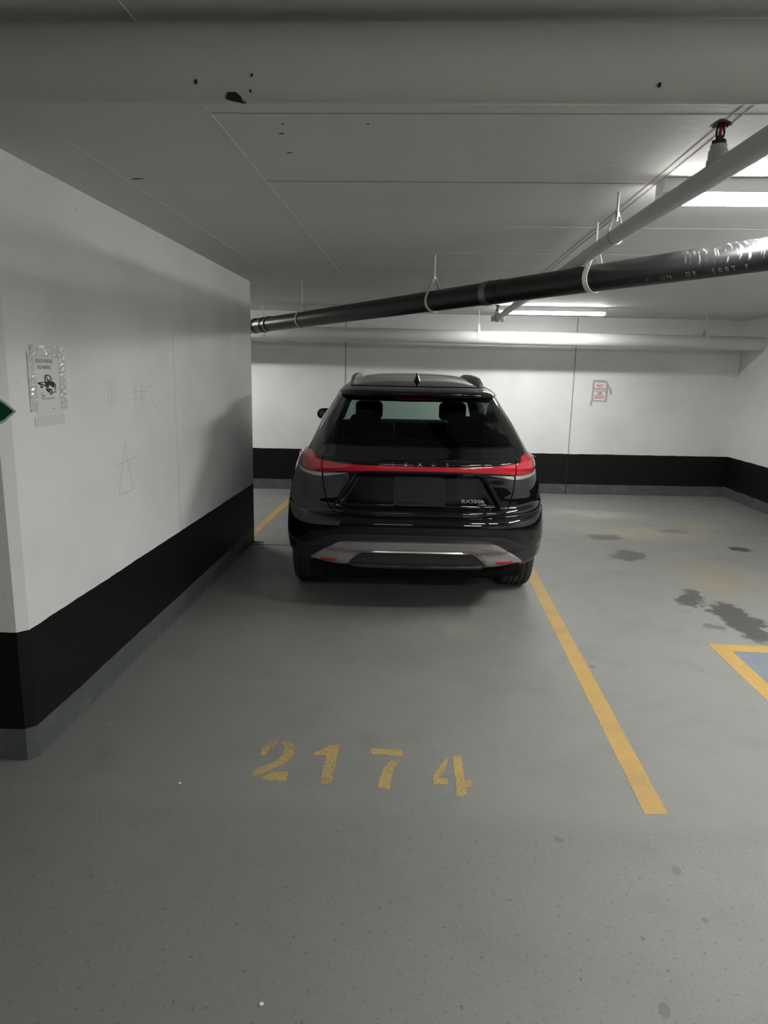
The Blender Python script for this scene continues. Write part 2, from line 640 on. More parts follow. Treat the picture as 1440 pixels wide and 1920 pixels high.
# paint on the floor
line = struct('stall_line', prism_mesh('stall_line', [[(.915, 2.44), (1.007, 2.45), (1.02, 4.0), (1.03, 5.6), (1.04, 7.2), (.945, 7.2), (.935, 5.6), (.925, 4.0)]], .0012), 'yellow_line_paint', floor, 'yellow painted stall line along the right of the car')
struct('stall_line', prism_mesh('stall_line', [[(-1.735, 6.62), (-1.65, 6.62), (-1.63, 9.2), (-1.72, 9.2)]], .0012), 'yellow_line_paint', floor, 'yellow stall line running on behind the end of the wall')
DIG = {'two': [[(-0.659, 2.72), (-0.663, 2.788), (-0.644, 2.837), (-0.606, 2.86), (-0.602, 2.825), (-0.624, 2.784), (-0.633, 2.73)],
               [(-0.594, 2.842), (-0.55, 2.854), (-0.522, 2.816), (-0.513, 2.755), (-0.521, 2.702), (-0.552, 2.656), (-0.592, 2.617), (-0.629, 2.573), (-0.657, 2.557), (-0.654, 2.612), (-0.615, 2.651), (-0.582, 2.682), (-0.563, 2.728), (-0.564, 2.789)],
               [(-0.623, 2.547), (-0.58, 2.598), (-0.513, 2.61), (-0.508, 2.541), (-0.568, 2.541)]],
       'one': [[(-0.368, 2.833), (-0.32, 2.838), (-0.321, 2.533), (-0.368, 2.532), (-0.369, 2.745), (-0.422, 2.745), (-0.433, 2.762), (-0.388, 2.797)]],
       'seven': [[(-0.176, 2.824), (-0.124, 2.821), (-0.033, 2.821), (-0.035, 2.767), (-0.097, 2.777), (-0.171, 2.773)],
                 [(-0.086, 2.726), (-0.044, 2.737), (-0.068, 2.67), (-0.077, 2.594), (-0.079, 2.518), (-0.129, 2.53), (-0.124, 2.603), (-0.112, 2.673)]],
       'four': [[(0.165, 2.777), (0.158, 2.718), (0.133, 2.646), (0.12, 2.617), (0.159, 2.614), (0.157, 2.574), (0.1, 2.569), (0.097, 2.636), (0.13, 2.709)],
                [(0.186, 2.794), (0.227, 2.798), (0.228, 2.62), (0.258, 2.609), (0.255, 2.563), (0.232, 2.561), (0.232, 2.498), (0.19, 2.498), (0.192, 2.577), (0.188, 2.657)]]}
for k, polys in DIG.items():
    struct('stall_digit', prism_mesh('stall_digit', polys, .0012), 'yellow_faded_paint', floor, 'worn yellow stencilled digit %s on the floor' % k)
struct('blue_field', prism_mesh('blue_field', [[(1.98, 2.6), (3.9, 2.6), (3.9, 4.15), (1.98, 4.15)]], .0010), 'blue_faded_paint', floor, 'faded blue painted field inside yellow border')
struct('field_border', prism_mesh('field_border', [[(1.875, 2.5), (1.98, 2.6), (1.98, 4.15), (1.875, 4.26)], [(1.875, 4.26), (1.98, 4.15), (3.9, 4.15), (4.0, 4.26)]], .0012), 'yellow_line_paint', floor, 'yellow border painted around faded blue field')
struct('floor_strip', box_mesh('floor_strip', -1.6, -.2, 6.405, 6.43, -.002, .0012), 'strip_dark', floor)  # thin dark line across the floor near the wall end
struct('floor_strip', box_mesh('floor_strip', -1.6, -1.50, 6.47, 6.53, -.002, .004), 'strip_dark', floor)  # small dark block at the foot of the wall end

# pencil scribbles on the left wall


def scribble(pts, w=.0035):
    path = [(-1.5995, y, z) for y, z in pts]
    struct('pencil_scribble', strap_mesh('pencil_scribble', path, (0, 1, .15), w, .0012), 'pencil_mark', wall_left)


def scr_line(a, b, w=.004):
    """thin painted stroke on the wall plane x=-1.6 between two (y, z) points"""
    a, b = Vector((0, *a)), Vector((0, *b))
    d = (b - a).normalized()
    n = Vector((0, -d.z, d.y)) * w / 2
    q = [a + n, b + n, b - n, a - n]
    struct('pencil_scribble', prism_mesh('pencil_scribble', [[(v.y, v.z) for v in q]], .0008, lambda y, z, h: (-1.6 + h - .0002, y, z)), 'pencil_mark', wall_left)


for a, b in (((3.66, 1.26), (3.56, .985)), ((3.66, 1.26), (3.74, .985)), ((3.56, .985), (3.76, .99)), ((3.55, 1.15), (3.80, 1.16)),
             ((3.50, 1.60), (3.49, 1.47)), ((3.535, 1.60), (3.525, 1.46)), ((3.57, 1.59), (3.555, 1.47)),
             ((3.84, 1.56), (3.84, 1.45)), ((3.93, 1.56), (3.93, 1.45)), ((3.79, 1.525), (4.0, 1.525)), ((3.79, 1.485), (4.0, 1.485)),
             ((4.02, 1.55), (4.12, 1.55)), ((4.02, 1.55), (4.08, 1.46)), ((4.08, 1.46), (4.16, 1.40))):
    scr_line(a, b)


# =================================================================== CEILING LIGHTS
def ceiling_light(x0, x1, y0, label, mat, w=.10, deep=.030, rz=0.0):
    e = tag(empty('ceiling_light', ((x0 + x1) / 2, y0 + w / 2, H_CEIL), rz), label, 'ceiling light', 'strip lights on the ceiling')
    hx = (x1 - x0) / 2
    ob('housing', box_mesh('housing', -hx, hx, -w / 2, w / 2, -.058, 0, .003, 1), 'lamp_metal', e)
    ln = ob('lens', box_mesh('lens', -hx + .03, hx - .03, -w / 2 + .004, w / 2 - .004, -.058 - deep, -.058, deep * .25, 3), mat, e)
    ln.data.materials.append(MATS[mat + '_edge'])
    for pg in ln.data.polygons:
        pg.material_index = 0 if pg.normal.z < -.75 else 1
    for s in (-1, 1):
        a, b = sorted((s * hx, s * (hx - .03)))
        ob('end_cap', box_mesh('end_cap', a, b, -w / 2, w / 2, -.061 - deep, -.058, .003, 1), 'lamp_metal', e)
    return e


ceiling_light(.945, 2.22, 3.03, 'lit strip light above the black pipe, beside the sprinkler pipe', 'lamp_lens')
ceiling_light(.85, 2.13, 8.42, 'lit strip light on the ceiling in front of the back wall', 'lamp_lens_back')
ceiling_light(1.6, 2.87, -.55, 'lit strip light over the driving lane near the side wall', 'lamp_lens_aisle', .12, .026)
ceiling_light(-.75, .52, -1.9, 'lit strip light in the middle of the driving lane ceiling', 'lamp_lens_twin', .12, .026)
ceiling_light(2.10, 3.37, 4.30, 'lit strip light over the bay next to the car, beside the side wall', 'lamp_lens_side', .10, .054, R(90))
ceiling_light(-3.9, -2.63, 8.0, 'lit strip light of the neighbouring bay behind the stall wall', 'lamp_lens_bay')

# =================================================================== PIPES
fp = ob('overhead_pipe', tube_mesh('overhead_pipe', [(-7.9, 1.75, 2.352), (4.3, 1.75, 2.352)], .080, 48), 'pipe_dull')
tag(fp, 'thick white painted pipe across the ceiling with a black chip', 'pipe')


def on_pipe_patch(name, x, ang, poly, r, parent, mat, cy=1.75, cz=2.352, off=.0042):
    """thin irregular patch lying on the curved skin of the pipe along X; poly in (x, arc length)"""
    bm = bmesh.new()

    def pt(px, s, o):
        a = ang + s / r
        return (x + px, cy - math.cos(a) * (r + o), cz - math.sin(a) * (r + o))
    A = [bm.verts.new(pt(px, s, off)) for px, s in poly]
    B = [bm.verts.new(pt(px, s, -.001)) for px, s in poly]
    bm.faces.new(A)
    bm.faces.new(B[::-1])
    for i in range(len(A)):
        j = (i + 1) % len(A)
        bm.faces.new((A[i], B[i], B[j], A[j]))
    return ob(name, bm_mesh(bm, name), mat, parent)


on_pipe_patch('paint_chip', -.452, R(78), [(-.020, -.004), (-.012, -.020), (.008, -.020), (.016, -.008), (.016, .008), (.022, .016), (.008, .010), (-.006, .004)], .080, fp, 'black_chip')
for (x, a, s) in ((-.53, 45, .003), (-.40, 36, .002), (-.41, 60, .002), (.5, 50, .003)):
    on_pipe_patch('paint_chip', x, R(a), [(-s, -s), (s, -1.4 * s), (s * 1.2, s), (-s * .7, 1.6 * s)], .080, fp, 'black_chip')

BPZ, BPR = 2.125, .086


def bpy_(x):
    return 9.0 + (x + .9) * .075


bp = ob('overhead_pipe', tube_mesh('overhead_pipe', [(-6.5, bpy_(-6.5), BPZ), (4.385, bpy_(4.385), BPZ - .008)], BPR, 40), 'pipe_white')
tag(bp, 'white painted pipe running along the back wall behind the car', 'pipe')
bdir = Vector((1, .075, 0)).normalized()


def hanger(name, centre, axis, r, top, strap_w, strap_t, label, cat, group, mat, apex=.10, rod_r=.006):
    """strap loop round a pipe with straight sides rising to a rod"""
    c = Vector(centre)
    axis = Vector(axis).normalized()
    side = Vector((0, 0, 1)).cross(axis).normalized()
    e = tag(empty(name, (c.x, c.y, c.z - r - strap_t)), label, cat, group)
    o = Vector((0, 0, r + strap_t))
    pts = []
    rr = r + strap_t / 2 + .001
    a0 = R(25)
    for k in range(25):
        a = math.pi - a0 + (math.pi + 2 * a0) * k / 24
        pts.append(o + side * (rr * math.cos(a)) + Vector((0, 0, rr * math.sin(a))))
    ap = o + Vector((0, 0, r + apex))
    left = [ap + side * -.012 + Vector((0, 0, -.004))]
    right = [ap + side * .012 + Vector((0, 0, -.004))]
    path = left + pts + right
    ob('strap', strap_mesh('strap', path + [ap], axis, strap_w, strap_t, True), mat, e)
    h = top - (c.z - r - strap_t)
    ob('rod', tube_mesh('rod', [ap + Vector((0, 0, -.03)), Vector((0, 0, h))], rod_r, 12), mat, e)
    ob('nut', tube_mesh('nut', [ap + Vector((0, 0, -.012)), ap + Vector((0, 0, .008))], rod_r * 1.9, 6), mat, e)
    return e


for x, lb in ((.70, 'white strap hanger on back wall pipe below the sprinkler pipe end'), (3.62, 'white strap hanger on back wall pipe near the side wall'), (-2.02, 'grey strap hanger on back wall pipe beyond the wall end')):
    hanger('pipe_hanger', (x, bpy_(x), BPZ), bdir, BPR, H_CEIL, .035, .004, lb, 'pipe hanger', 'hangers of the back wall pipe', 'painted_strap', .07, .008)

# black drain pipe running at a slant across the garage
P0, P1 = Vector((-1.144, 6.5, 2.113)), Vector((.854, 3.943, 2.169))
DP = (P1 - P0)


def dpt(t):
    return P0 + DP * t


DPR = .069
e_ = dpt(1.56)
pe = [dpt(-.44), e_]
d0_, d1_ = DP.normalized(), Vector((1, 0, 0))
for k in range(1, 7):          # bend, then on to the side wall, right of the view
    dk = d0_.lerp(d1_, k / 6).normalized()
    pe.append(pe[-1] + dk * .035)
pe.append(Vector((XR - .005, pe[-1].y, pe[-1].z)))
drain = ob('drain_pipe', tube_mesh('drain_pipe', pe, DPR, 40), 'black_pipe')
tag(drain, 'black plastic drain pipe slanting across under the ceiling', 'pipe')
dax = DP.normalized()


def band(t, length, r, mat, name='coupling'):
    c = dpt(t)
    return ob(name, tube_mesh(name, [c - dax * length / 2, c + dax * length / 2], r, 40), mat, drain)


band(.775, .055, DPR + .005, 'clamp_steel', 'clamp_band')
band(.79, .13, DPR + .003, 'black_pipe')
band(-.235, .10, DPR + .006, 'black_pipe')
band(-.285, .05, DPR + .009, 'clamp_steel', 'clamp_band')
band(-.19, .02, DPR + .009, 'clamp_steel', 'clamp_band')
for t_, lb, sw, st in ((.02, 'grey strap hanger on black pipe nearest the stall wall end', .022, .005), (.605, 'grey strap hanger on black pipe beside its clamp band', .022, .005), (1.02, 'broad white strap hanger where black pipe passes under sprinkler pipe', .03, .005)):
    hanger('pipe_hanger', dpt(t_), dax, DPR, H_CEIL, sw, st, lb, 'pipe hanger', 'hangers of the black pipe', 'painted_strap', .085, .006)
# raised print along the black pipe
side = Vector((0, 0, 1)).cross(dax).normalized()          # the side of the pipe towards the lane
if side.dot(Vector((0, -1, 0))) < 0:
    side = -side
for word, tt in (('V', 1.132), ('U', 1.158), ('N', 1.168), ('D', 1.198), ('R', 1.208), ('5', 1.236), ('0', 1.2455), ('0', 1.255), ('T', 1.2645), ('F', 1.282)):
    pm = text_mesh('pipe_print', word, .034, .0)
    ctr = dpt(tt)
    for v in pm.vertices:
        a = R(-46) + v.co.y / DPR
        v.co = ctr + dax * v.co.x + side * (math.cos(a) * (DPR + .0012)) + Vector((0, 0, math.sin(a) * (DPR + .0012)))
    ob('print_letter', pm, 'print_pale', drain)

# sprinkler pipe
SP = [(.83, -3.0, 2.165), (.83, 1.75, 2.234), (.832, 3.30, 2.268), (.838, 8.22, 2.290)]
SPR = .0315
spr = ob('sprinkler_pipe', tube_mesh('sprinkler_pipe', SP, SPR, 28), 'sprinkler_pipe_paint')
tag(spr, 'pale grey sprinkler pipe running along the ceiling above the black pipe', 'pipe')


def sprinkler(y, z):
    zb = z + SPR * .25
    h = ob('sprinkler_outlet', lathe_mesh('sprinkler_outlet', [(.030, 0), (.030, .026), (.027, .030), (.027, .052), (.023, .056), (.023, .068), (0, .068)], 24), 'sprinkler_pipe_paint', spr, (.832, y, zb))
    m = [(0, 0), (.021, 0), (.021, .012), (.012, .014), (.012, .024), (0, .024)]
    ob('sprinkler_nut', lathe_mesh('sprinkler_nut', m, 6), 'sprinkler_bronze', h, (0, 0, .068))
    for s in (-1, 1):
        ob('frame_arm', tube_mesh('frame_arm', [(s * .010, 0, .09), (s * .011, 0, .105), (s * .004, 0, .128)], .003, 10), 'sprinkler_bronze', h)
    ob('glass_bulb', tube_mesh('glass_bulb', [(0, 0, .088), (0, 0, .095), (0, 0, .118), (0, 0, .126)], [.002, .0045, .0045, .002], 12), 'sprinkler_bulb', h)
    bm = bmesh.new()
    n = 24
    c0 = bm.verts.new((0, 0, .134))
    ring = [bm.verts.new((.012 * math.cos(2 * math.pi * k / n), .012 * math.sin(2 * math.pi * k / n), .134)) for k in range(n)]
    out = [bm.verts.new(((.026 if k % 2 else .030) * math.cos(2 * math.pi * k / n), (.026 if k % 2 else .030) * math.sin(2 * math.pi * k / n), .124 if k % 2 else .121)) for k in range(n)]
    for k in range(n):
        bm.faces.new((c0, ring[k], ring[(k + 1) % n]))
        bm.faces.new((ring[k], out[k], out[(k + 1) % n], ring[(k + 1) % n]))
    d = bm_mesh(bm, 'deflector')
    dfl = ob('deflector', d, 'sprinkler_bronze', h)
    sm = dfl.modifiers.new('thick', 'SOLIDIFY')
    sm.thickness = .002


sprinkler(2.2, 2.243)
sprinkler(8.17, 2.290)
# grooved end coupling with two bolt ears
ob('end_coupling', tube_mesh('end_coupling', [(.838, 8.10, 2.290), (.838, 8.24, 2.290)], SPR + .012, 28), 'sprinkler_pipe_paint', spr)
for s in (-1, 1):
    ob('bolt_ear', box_mesh('bolt_ear', .838 + s * .058 - .014, .838 + s * .058 + .014, 8.12, 8.22, 2.25, 2.31, .006, 2), 'sprinkler_pipe_paint', spr)
# wire ring hanger of the sprinkler pipe
hanger('pipe_hanger', (.832, 3.27, 2.2674), (0, 1, .02), SPR, H_CEIL, .012, .004, 'thin ring hanger holding the pale sprinkler pipe beside the lit strip light', 'pipe hanger', None, 'galvanised', .06, .006)
on = [(-.005, -.004), (.003, -.010), (.006, .002), (.001, .010), (-.004, .006)]
bm = bmesh.new()
for zz in (0, -.0012):
    [bm.verts.new((.834 + a, 3.66, 2.268 + b)) for a, b in on]
bm.free()

# =================================================================== SIGNS
# paper sign taped to the left wall (wall plane x = -1.6, faces +x); local: u along y (towards the back), v up
SU, SV = 2.93, 1.575


def wsign(u, v, h):
    return (-1.6 + h, u, v)


sign = tag(empty('paper_sign', (-1.6, SU, 1.41)), 'taped paper no parking sign with tow truck drawing on stall wall', 'sign')


def sgn(name, polys, h0, h1, mat, loc=(-1.6, SU, 1.41)):
    me = prism_mesh(name, polys, h1 - h0, lambda u, v, z: (h0 + z, u - SU, v - 1.41))
    return ob(name, me, mat, sign)


sgn('paper', [[(2.825, 1.445), (3.035, 1.445), (3.035, 1.72), (2.825, 1.72)]], 0, .0015, 'paper')


def tape(name, u0, u1, v0, v1, nu, nv, amp, mat, seed):
    """crinkled clear tape strip"""
    rn = random.Random(seed)
    bm = bmesh.new()
    g = [[bm.verts.new((.0022 + rn.uniform(0, amp), u0 + (u1 - u0) * i / nu - SU, v0 + (v1 - v0) * j / nv - 1.41)) for j in range(nv + 1)] for i in range(nu + 1)]
    for i in range(nu):
        for j in range(nv):
            bm.faces.new((g[i][j], g[i + 1][j], g[i + 1][j + 1], g[i][j + 1]))
    me = bm_mesh(bm, name)
    o = ob(name, me, mat, sign)
    s = o.modifiers.new('thick', 'SOLIDIFY')
    s.thickness = .0004
    return o


tape('clear_tape', 2.80, 3.065, 1.692, 1.742, 30, 5, .0022, 'tape_clear', 1)
tape('clear_tape', 2.775, 2.833, 1.47, 1.715, 5, 28, .0022, 'tape_clear', 2)
tape('clear_tape', 3.02, 3.072, 1.47, 1.70, 5, 28, .0022, 'tape_clear', 3)
tape('clear_tape', 2.80, 3.04, 1.405, 1.447, 16, 3, .0006, 'tape_matte', 4)


def wall_text(body, size, u, v, mat, width=1.0, bold=0.0, parent=None):
    me = text_mesh('lettering', body, size, .0, 1.0, width, bold)
    for vv in me.vertices:
        vv.co = (.0021, vv.co.x + u - SU, vv.co.y + v - 1.41)
    return ob('lettering', me, mat, sign)


wall_text('PRIVATE PARKING', .023, 2.902, 1.676, 'print_grey', .75, .0002)
wall_text('NO PARKING', .023, 2.902, 1.650, 'print_grey', .75, .0002)
wall_text('UNAUTHORIZED VEHICLES', .0100, 2.920, 1.520, 'print_grey', .8)


def tk(pts):     # truck drawing, crop pixels -> wall
    out = []
    for x, y in pts:
        out.append((2.840 + (x - 340) * (0.146 / 440), 1.620 - (y - 760) * (0.084 / 390)))
    return out


sgn('truck_drawing', [tk(p) for p in (
    [(515, 900), (512, 790), (535, 760), (600, 755), (600, 780), (545, 785), (538, 900)],
    [(600, 755), (665, 785), (690, 850), (695, 900), (665, 860), (640, 795), (600, 780)],
    [(558, 790), (575, 790), (600, 905), (575, 905)],
    [(610, 850), (640, 850), (650, 900), (600, 905)],
    [(340, 910), (400, 900), (520, 895), (520, 915), (400, 915), (520, 965), (520, 985), (360, 945)],
    [(385, 965), (470, 985), (440, 1025), (410, 1010)],
    [(520, 900), (700, 890), (770, 940), (735, 950), (720, 1020), (690, 1010), (660, 980), (610, 960), (600, 1010), (560, 1015), (520, 990)],
    [(525, 1020), (600, 1030), (640, 1030), (610, 1060), (600, 1110), (540, 1070)],
    [(735, 950), (778, 945), (775, 1060), (740, 1060), (755, 1040), (755, 965), (745, 960), (740, 1010), (725, 1010)],
    [(690, 1110), (775, 1085), (775, 1105), (695, 1125)])], .0018, .0024, 'print_black')
# front wheel as a ring of segments
ring = []
for k in range(16):
    a0, a1 = 2 * math.pi * k / 16, 2 * math.pi * (k + 1) / 16
    q = [(645 + 42 * math.cos(a0), 1095 + 60 * math.sin(a0)), (645 + 42 * math.cos(a1), 1095 + 60 * math.sin(a1)), (645 + 24 * math.cos(a1), 1095 + 38 * math.sin(a1)), (645 + 24 * math.cos(a0), 1095 + 38 * math.sin(a0))]
    ring.append(tk(q))
ring.append(tk([(638, 1080), (650, 1075), (652, 1115), (642, 1120)]))
sgn('truck_wheel', ring, .0018, .0025, 'print_black')
sgn('pen_mark', [tk([(420, 1100), (430, 1100), (428, 1215), (418, 1215)]), tk([(455, 1145), (490, 1160), (480, 1185), (460, 1175)])], .0018, .0024, 'print_dark_red')
sgn('spot', [tk(blob(685, 1430, 22, 16, 8, 3))], .0018, .0024, 'print_grey')

# green arrow sign on the near end of the stall wall
ar = tag(empty('arrow_sign', (-1.75, 2.60, 1.40)), 'green arrow sign with white edge at the wall corner', 'sign')


def arr(name, grow, y0, y1, mat):
    pts = [(-1.562 + grow, 1.484), (-1.60, 1.514 + grow), (-1.63, 1.53 + grow), (-1.66, 1.535 + grow), (-1.66, 1.515 + grow), (-1.84 - grow, 1.515 + grow), (-1.84 - grow, 1.452 - grow), (-1.66, 1.452 - grow), (-1.66, 1.434 - grow), (-1.63, 1.438 - grow), (-1.60, 1.453 - grow)]
    me = prism_mesh(name, [pts], y1 - y0, lambda x, z, h: (x + 1.75, y0 + h - 2.60, z - 1.40))
    return ob(name, me, mat, ar)


arr('backing', .010, 2.592, 2.598, 'sign_white')
arr('arrow_face', 0, 2.590, 2.592, 'sign_green')
ob('screw', lathe_mesh('screw', [(0, -.002), (.004, -.001), (.004, .003), (0, .003)], 12), 'black_chip', ar, (-1.572 + 1.75, 2.5895 - 2.60, 1.484 - 1.40), (R(90), 0, 0))

# small no parking notice on the back wall
SX, SZ = 2.475, 1.465
ang_b = math.atan(BWK)
ns = tag(empty('paper_notice', (SX, backy(SX), 1.33), ang_b), 'small red and white no parking notice on the back wall', 'sign')


def nb(name, polys, h0, h1, mat):
    me = prism_mesh(name, polys, h1 - h0, lambda x, z, h: (x, -(h0 + h), z))
    return ob(name, me, mat, ns)


nb('plastic_sleeve', [[(-.105, -.01), (.115, -.02), (.125, .22), (.10, .27), (.04, .285), (-.10, .285)]], .0, .002, 'tape_grey')
nb('paper', [[(-.075, .01), (.082, .005), (.09, .245), (-.072, .25)]], .002, .004, 'paper_white')
nb('tape', [[(-.115, -.07), (-.085, -.07), (-.085, .0), (-.115, .0)]], .0, .002, 'tape_grey')
nb('loose_corner', [[(.12, .21), (.17, .16), (.18, .08), (.15, .09), (.135, .15)]], .0, .003, 'tape_grey')


def ntext(body, size, x, z, mat, width=1.0, bold=0.0):
    me = text_mesh('lettering', body, size, 0, 1.0, width, bold)
    for v in me.vertices:
        v.co = (v.co.x + x, -.0048, v.co.y + z)
    ob('lettering', me, mat, ns)


ntext('NO', .062, .0, .205, 'print_red', .95, .001)
ntext('PARKING', .052, .006, .158, 'print_red', .72, .001)
ntext('129', .042, .0, .098, 'print_black', 1.2, .001)
nb('rule', [[(-.068, .124), (.08, .124), (.08, .130), (-.068, .130)]], .004, .0046, 'print_black')
nb('fine_print', [[(-.066, z), (.07, z), (.07, z + .007), (-.066, z + .007)] for z in (.068, .054, .040, .026)], .004, .0044, 'print_red')

# =================================================================== SMALL LITTER
for i, (x, y, s, lb) in enumerate(((-.934, 2.485, .007, 'tiny white scrap on the floor left of the stall number'), (-.377, 1.525, .007, 'tiny white scrap on the rough lane floor'), (-1.427, 2.927, .004, 'tiny white crumb on the floor by the stall wall foot'))):
    bm = bmesh.new()
    bmesh.ops.create_icosphere(bm, subdivisions=1, radius=s)
    rn = random.Random(i)
    for v in bm.verts:
        v.co *= rn.uniform(.7, 1.2)
        v.co.z *= .5
    zmin = min(v.co.z for v in bm.verts)
    for v in bm.verts:
        v.co.z -= zmin
    tag(ob('paper_scrap', bm_mesh(bm, 'paper_scrap'), 'scrap_white', None, (x, y, 0)), lb, 'scrap')


# =================================================================== CAR
# local frame: x right, y forward, z up; origin on the ground under the rear bumper
car = tag(empty('car', (.008, 4.40, 0), R(2.6)), 'black sport utility car parked nose-in, seen from behind', 'car')


def pchip(xs, ys):
    xs = np.array(xs, float)
    ys = np.array(ys, float)
    h = np.diff(xs)
    d = np.diff(ys) / h
    m = np.zeros(len(xs))
    m[0], m[-1] = d[0], d[-1]
    for i in range(1, len(xs) - 1):
        if d[i - 1] * d[i] > 0:
            w1, w2 = 2 * h[i] + h[i - 1], h[i] + 2 * h[i - 1]
            m[i] = (w1 + w2) / (w1 / d[i - 1] + w2 / d[i])

    def f(x):
        x = min(max(x, xs[0]), xs[-1])
        i = min(max(int(np.searchsorted(xs, x)) - 1, 0), len(xs) - 2)
        t = (x - xs[i]) / h[i]
        return ((2 * t ** 3 - 3 * t ** 2 + 1) * ys[i] + (t ** 3 - 2 * t ** 2 + t) * h[i] * m[i] + (-2 * t ** 3 + 3 * t ** 2) * ys[i + 1] + (t ** 3 - t ** 2) * h[i] * m[i + 1])
    return f


# rear centre-line profile (z, y)
REAR = [(.350, .20), (.362, .125), (.385, .095), (.44, .085), (.485, .080), (.500, .055), (.53, .040), (.58, .020), (.62, .004), (.66, .0), (.695, .006), (.715, .022), (.724, .045),
        (.730, .062), (.745, .060), (.762, .066), (.776, .082), (.788, .092), (.86, .094), (.94, .090), (.995, .086), (1.012, .082), (1.022, .076), (1.04, .074), (1.062, .074), (1.078, .077), (1.088, .090),
        (1.096, .112), (1.12, .142), (1.17, .196), (1.30, .342), (1.40, .456), (1.485, .556), (1.497, .566), (1.500, .545), (1.5015, .50), (1.504, .465), (1.510, .452), (1.520, .452), (1.530, .468),
        (1.542, .52), (1.558, .63), (1.58, .80), (1.60, 1.0), (1.62, 1.27), (1.64, 1.65), (1.65, 1.95), (1.6545, 2.15)]
zs = [p[0] for p in REAR]
ys_ = [p[1] for p in REAR]
arc = [0.0]
for i in range(1, len(REAR)):
    arc.append(arc[-1] + math.hypot(zs[i] - zs[i - 1], ys_[i] - ys_[i - 1]))
fz, fy = pchip(arc, zs), pchip(arc, ys_)
rows_s = []
for i in range(len(arc) - 1):
    n = max(2, int((arc[i + 1] - arc[i]) / (.011 if zs[i] < 1.56 else .04)))
    for k in range(n):
        rows_s.append(arc[i] + (arc[i + 1] - arc[i]) * k / n)
rows_s.append(arc[-1])


def ptab(t):
    return pchip([a for a, b in t], [b for a, b in t])


fW = ptab([(.35, .895), (.40, .92), (.5, .932), (.6, .936), (.75, .936), (.88, .932), (.96, .915), (1.03, .885), (1.08, .852), (1.12, .826), (1.16, .80), (1.2, .776), (1.25, .750), (1.3, .725), (1.4, .664),
           (1.48, .615), (1.52, .588), (1.545, .570), (1.565, .552), (1.58, .535), (1.60, .50), (1.62, .45), (1.635, .40), (1.645, .33), (1.65, .26), (1.6545, .14)])
fYF = ptab([(.35, 4.70), (.45, 4.86), (.6, 4.89), (.75, 4.88), (.85, 4.84), (.93, 4.74), (.98, 4.55), (1.02, 4.3), (1.06, 4.02), (1.1, 3.78), (1.12, 3.70), (1.2, 3.52), (1.3, 3.30), (1.4, 3.08), (1.5, 2.85),
            (1.55, 2.74), (1.58, 2.66), (1.60, 2.60), (1.62, 2.53), (1.64, 2.45), (1.65, 2.38), (1.6545, 2.30)])
fDR = ptab([(.35, .56), (.5, .58), (.65, .68), (.8, .78), (1.0, .85), (1.1, .75), (1.2, .62), (1.4, .55), (1.5, .50), (1.55, .6), (1.6, .75), (1.656, .8)])
fDF = ptab([(.35, .8), (.9, .9), (1.05, .8), (1.12, .6), (1.5, .45), (1.6, .5), (1.656, .5)])
fNR = ptab([(.35, 3.6), (.6, 4.0), (1.0, 3.8), (1.1, 4.2), (1.2, 4.6), (1.48, 4.6), (1.53, 4.2), (1.58, 4.2), (1.656, 4.0)])

xfr = list(np.linspace(0, .81, 55)) + list(.81 + .19 * np.sin(np.linspace(0, math.pi / 2, 17)[1:]))
N_SIDE = 44
yfr = list(np.linspace(0, 1, N_SIDE + 2)[1:-1])
xff = xfr[::-2]
if xff[-1] != 0:
    xff.append(0.0)
WY_R, WY_F, W_R = 1.03, 3.88, .372


def sstep(a, b, x):
    t = min(max((x - a) / (b - a), 0), 1)
    return t * t * (3 - 2 * t)


def rear_disp(x, z):
    """forward push of the number plate recess and corner grooves"""
    ax = abs(x)
    d = 0.0
    # trapezoid recess under the light bar, sides flaring downwards
    edge = .425 + (.975 - z) * .62
    inside = sstep(edge + .012, edge - .022, ax)
    vert = sstep(.758, .785, z) * sstep(1.012, .975, z)
    d += .030 * inside * vert
    # shoulder below the lamps outside the recess
    d -= .012 * (1 - inside) * sstep(.76, .84, z) * sstep(.985, .93, z) * sstep(.80, .65, ax)
    return d


def side_disp(y, z):
    """flares at the wheels, waist between them"""
    f = 0.0
    for wy in (WY_R, WY_F):
        d = math.hypot((y - wy), (z - .37) * .9)
        f += .012 * sstep(.62, .42, d)
    f -= .03 * sstep(1.45, 1.9, y) * sstep(3.4, 3.0, y) * sstep(1.0, .8, z)
    # crease along the flank
    f += .006 * math.exp(-((z - .86) / .045) ** 2) * sstep(.5, 1.2, y)
    return f


rows = []
for s in rows_s:
    z, yr = fz(s), fy(s)
    w, yf, n = fW(z), fYF(z), fNR(z)
    L = yf - yr
    dr, df = min(fDR(z), L * .48), min(fDF(z), L * .48)
    half = []
    for q in xfr:
        x = w * q
        y = yr + dr * (1 - max(0.0, 1 - q ** n) ** .5)
        y += rear_disp(x, z) * sstep(1.0, .9, q)
        half.append((x, y))
    y0, y1 = yr + dr, yf - df
    for q in yfr:
        half.append((w, y0 + (y1 - y0) * q))
    for q in xff:
        half.append((w * q, yf - df * (1 - max(0.0, 1 - q ** 3.2) ** .5)))
    hv = []
    for (x, y) in half:
        if x > 1e-6 and z < 1.1:
            k = sstep(.72, 1.0, x / w)
            x = x + side_disp(y, z) * k
        hv.append((x, y))
    loop = [(x, y, z) for x, y in hv] + [(-x, y, z) for x, y in hv[1:-1][::-1]]
    rows.append(loop)
NC = len(rows[0])
NR = len(rows)
V = [Vector(p) for r_ in rows for p in r_]
NXR, NH = len(xfr), len(half)
GLASS_C = 54                                    # column index of x/w = .81


def colfold(j):
    return j if j < NH else NC - j


FACES = {}


def add(reg, f):
    FACES.setdefault(reg, []).append(f)


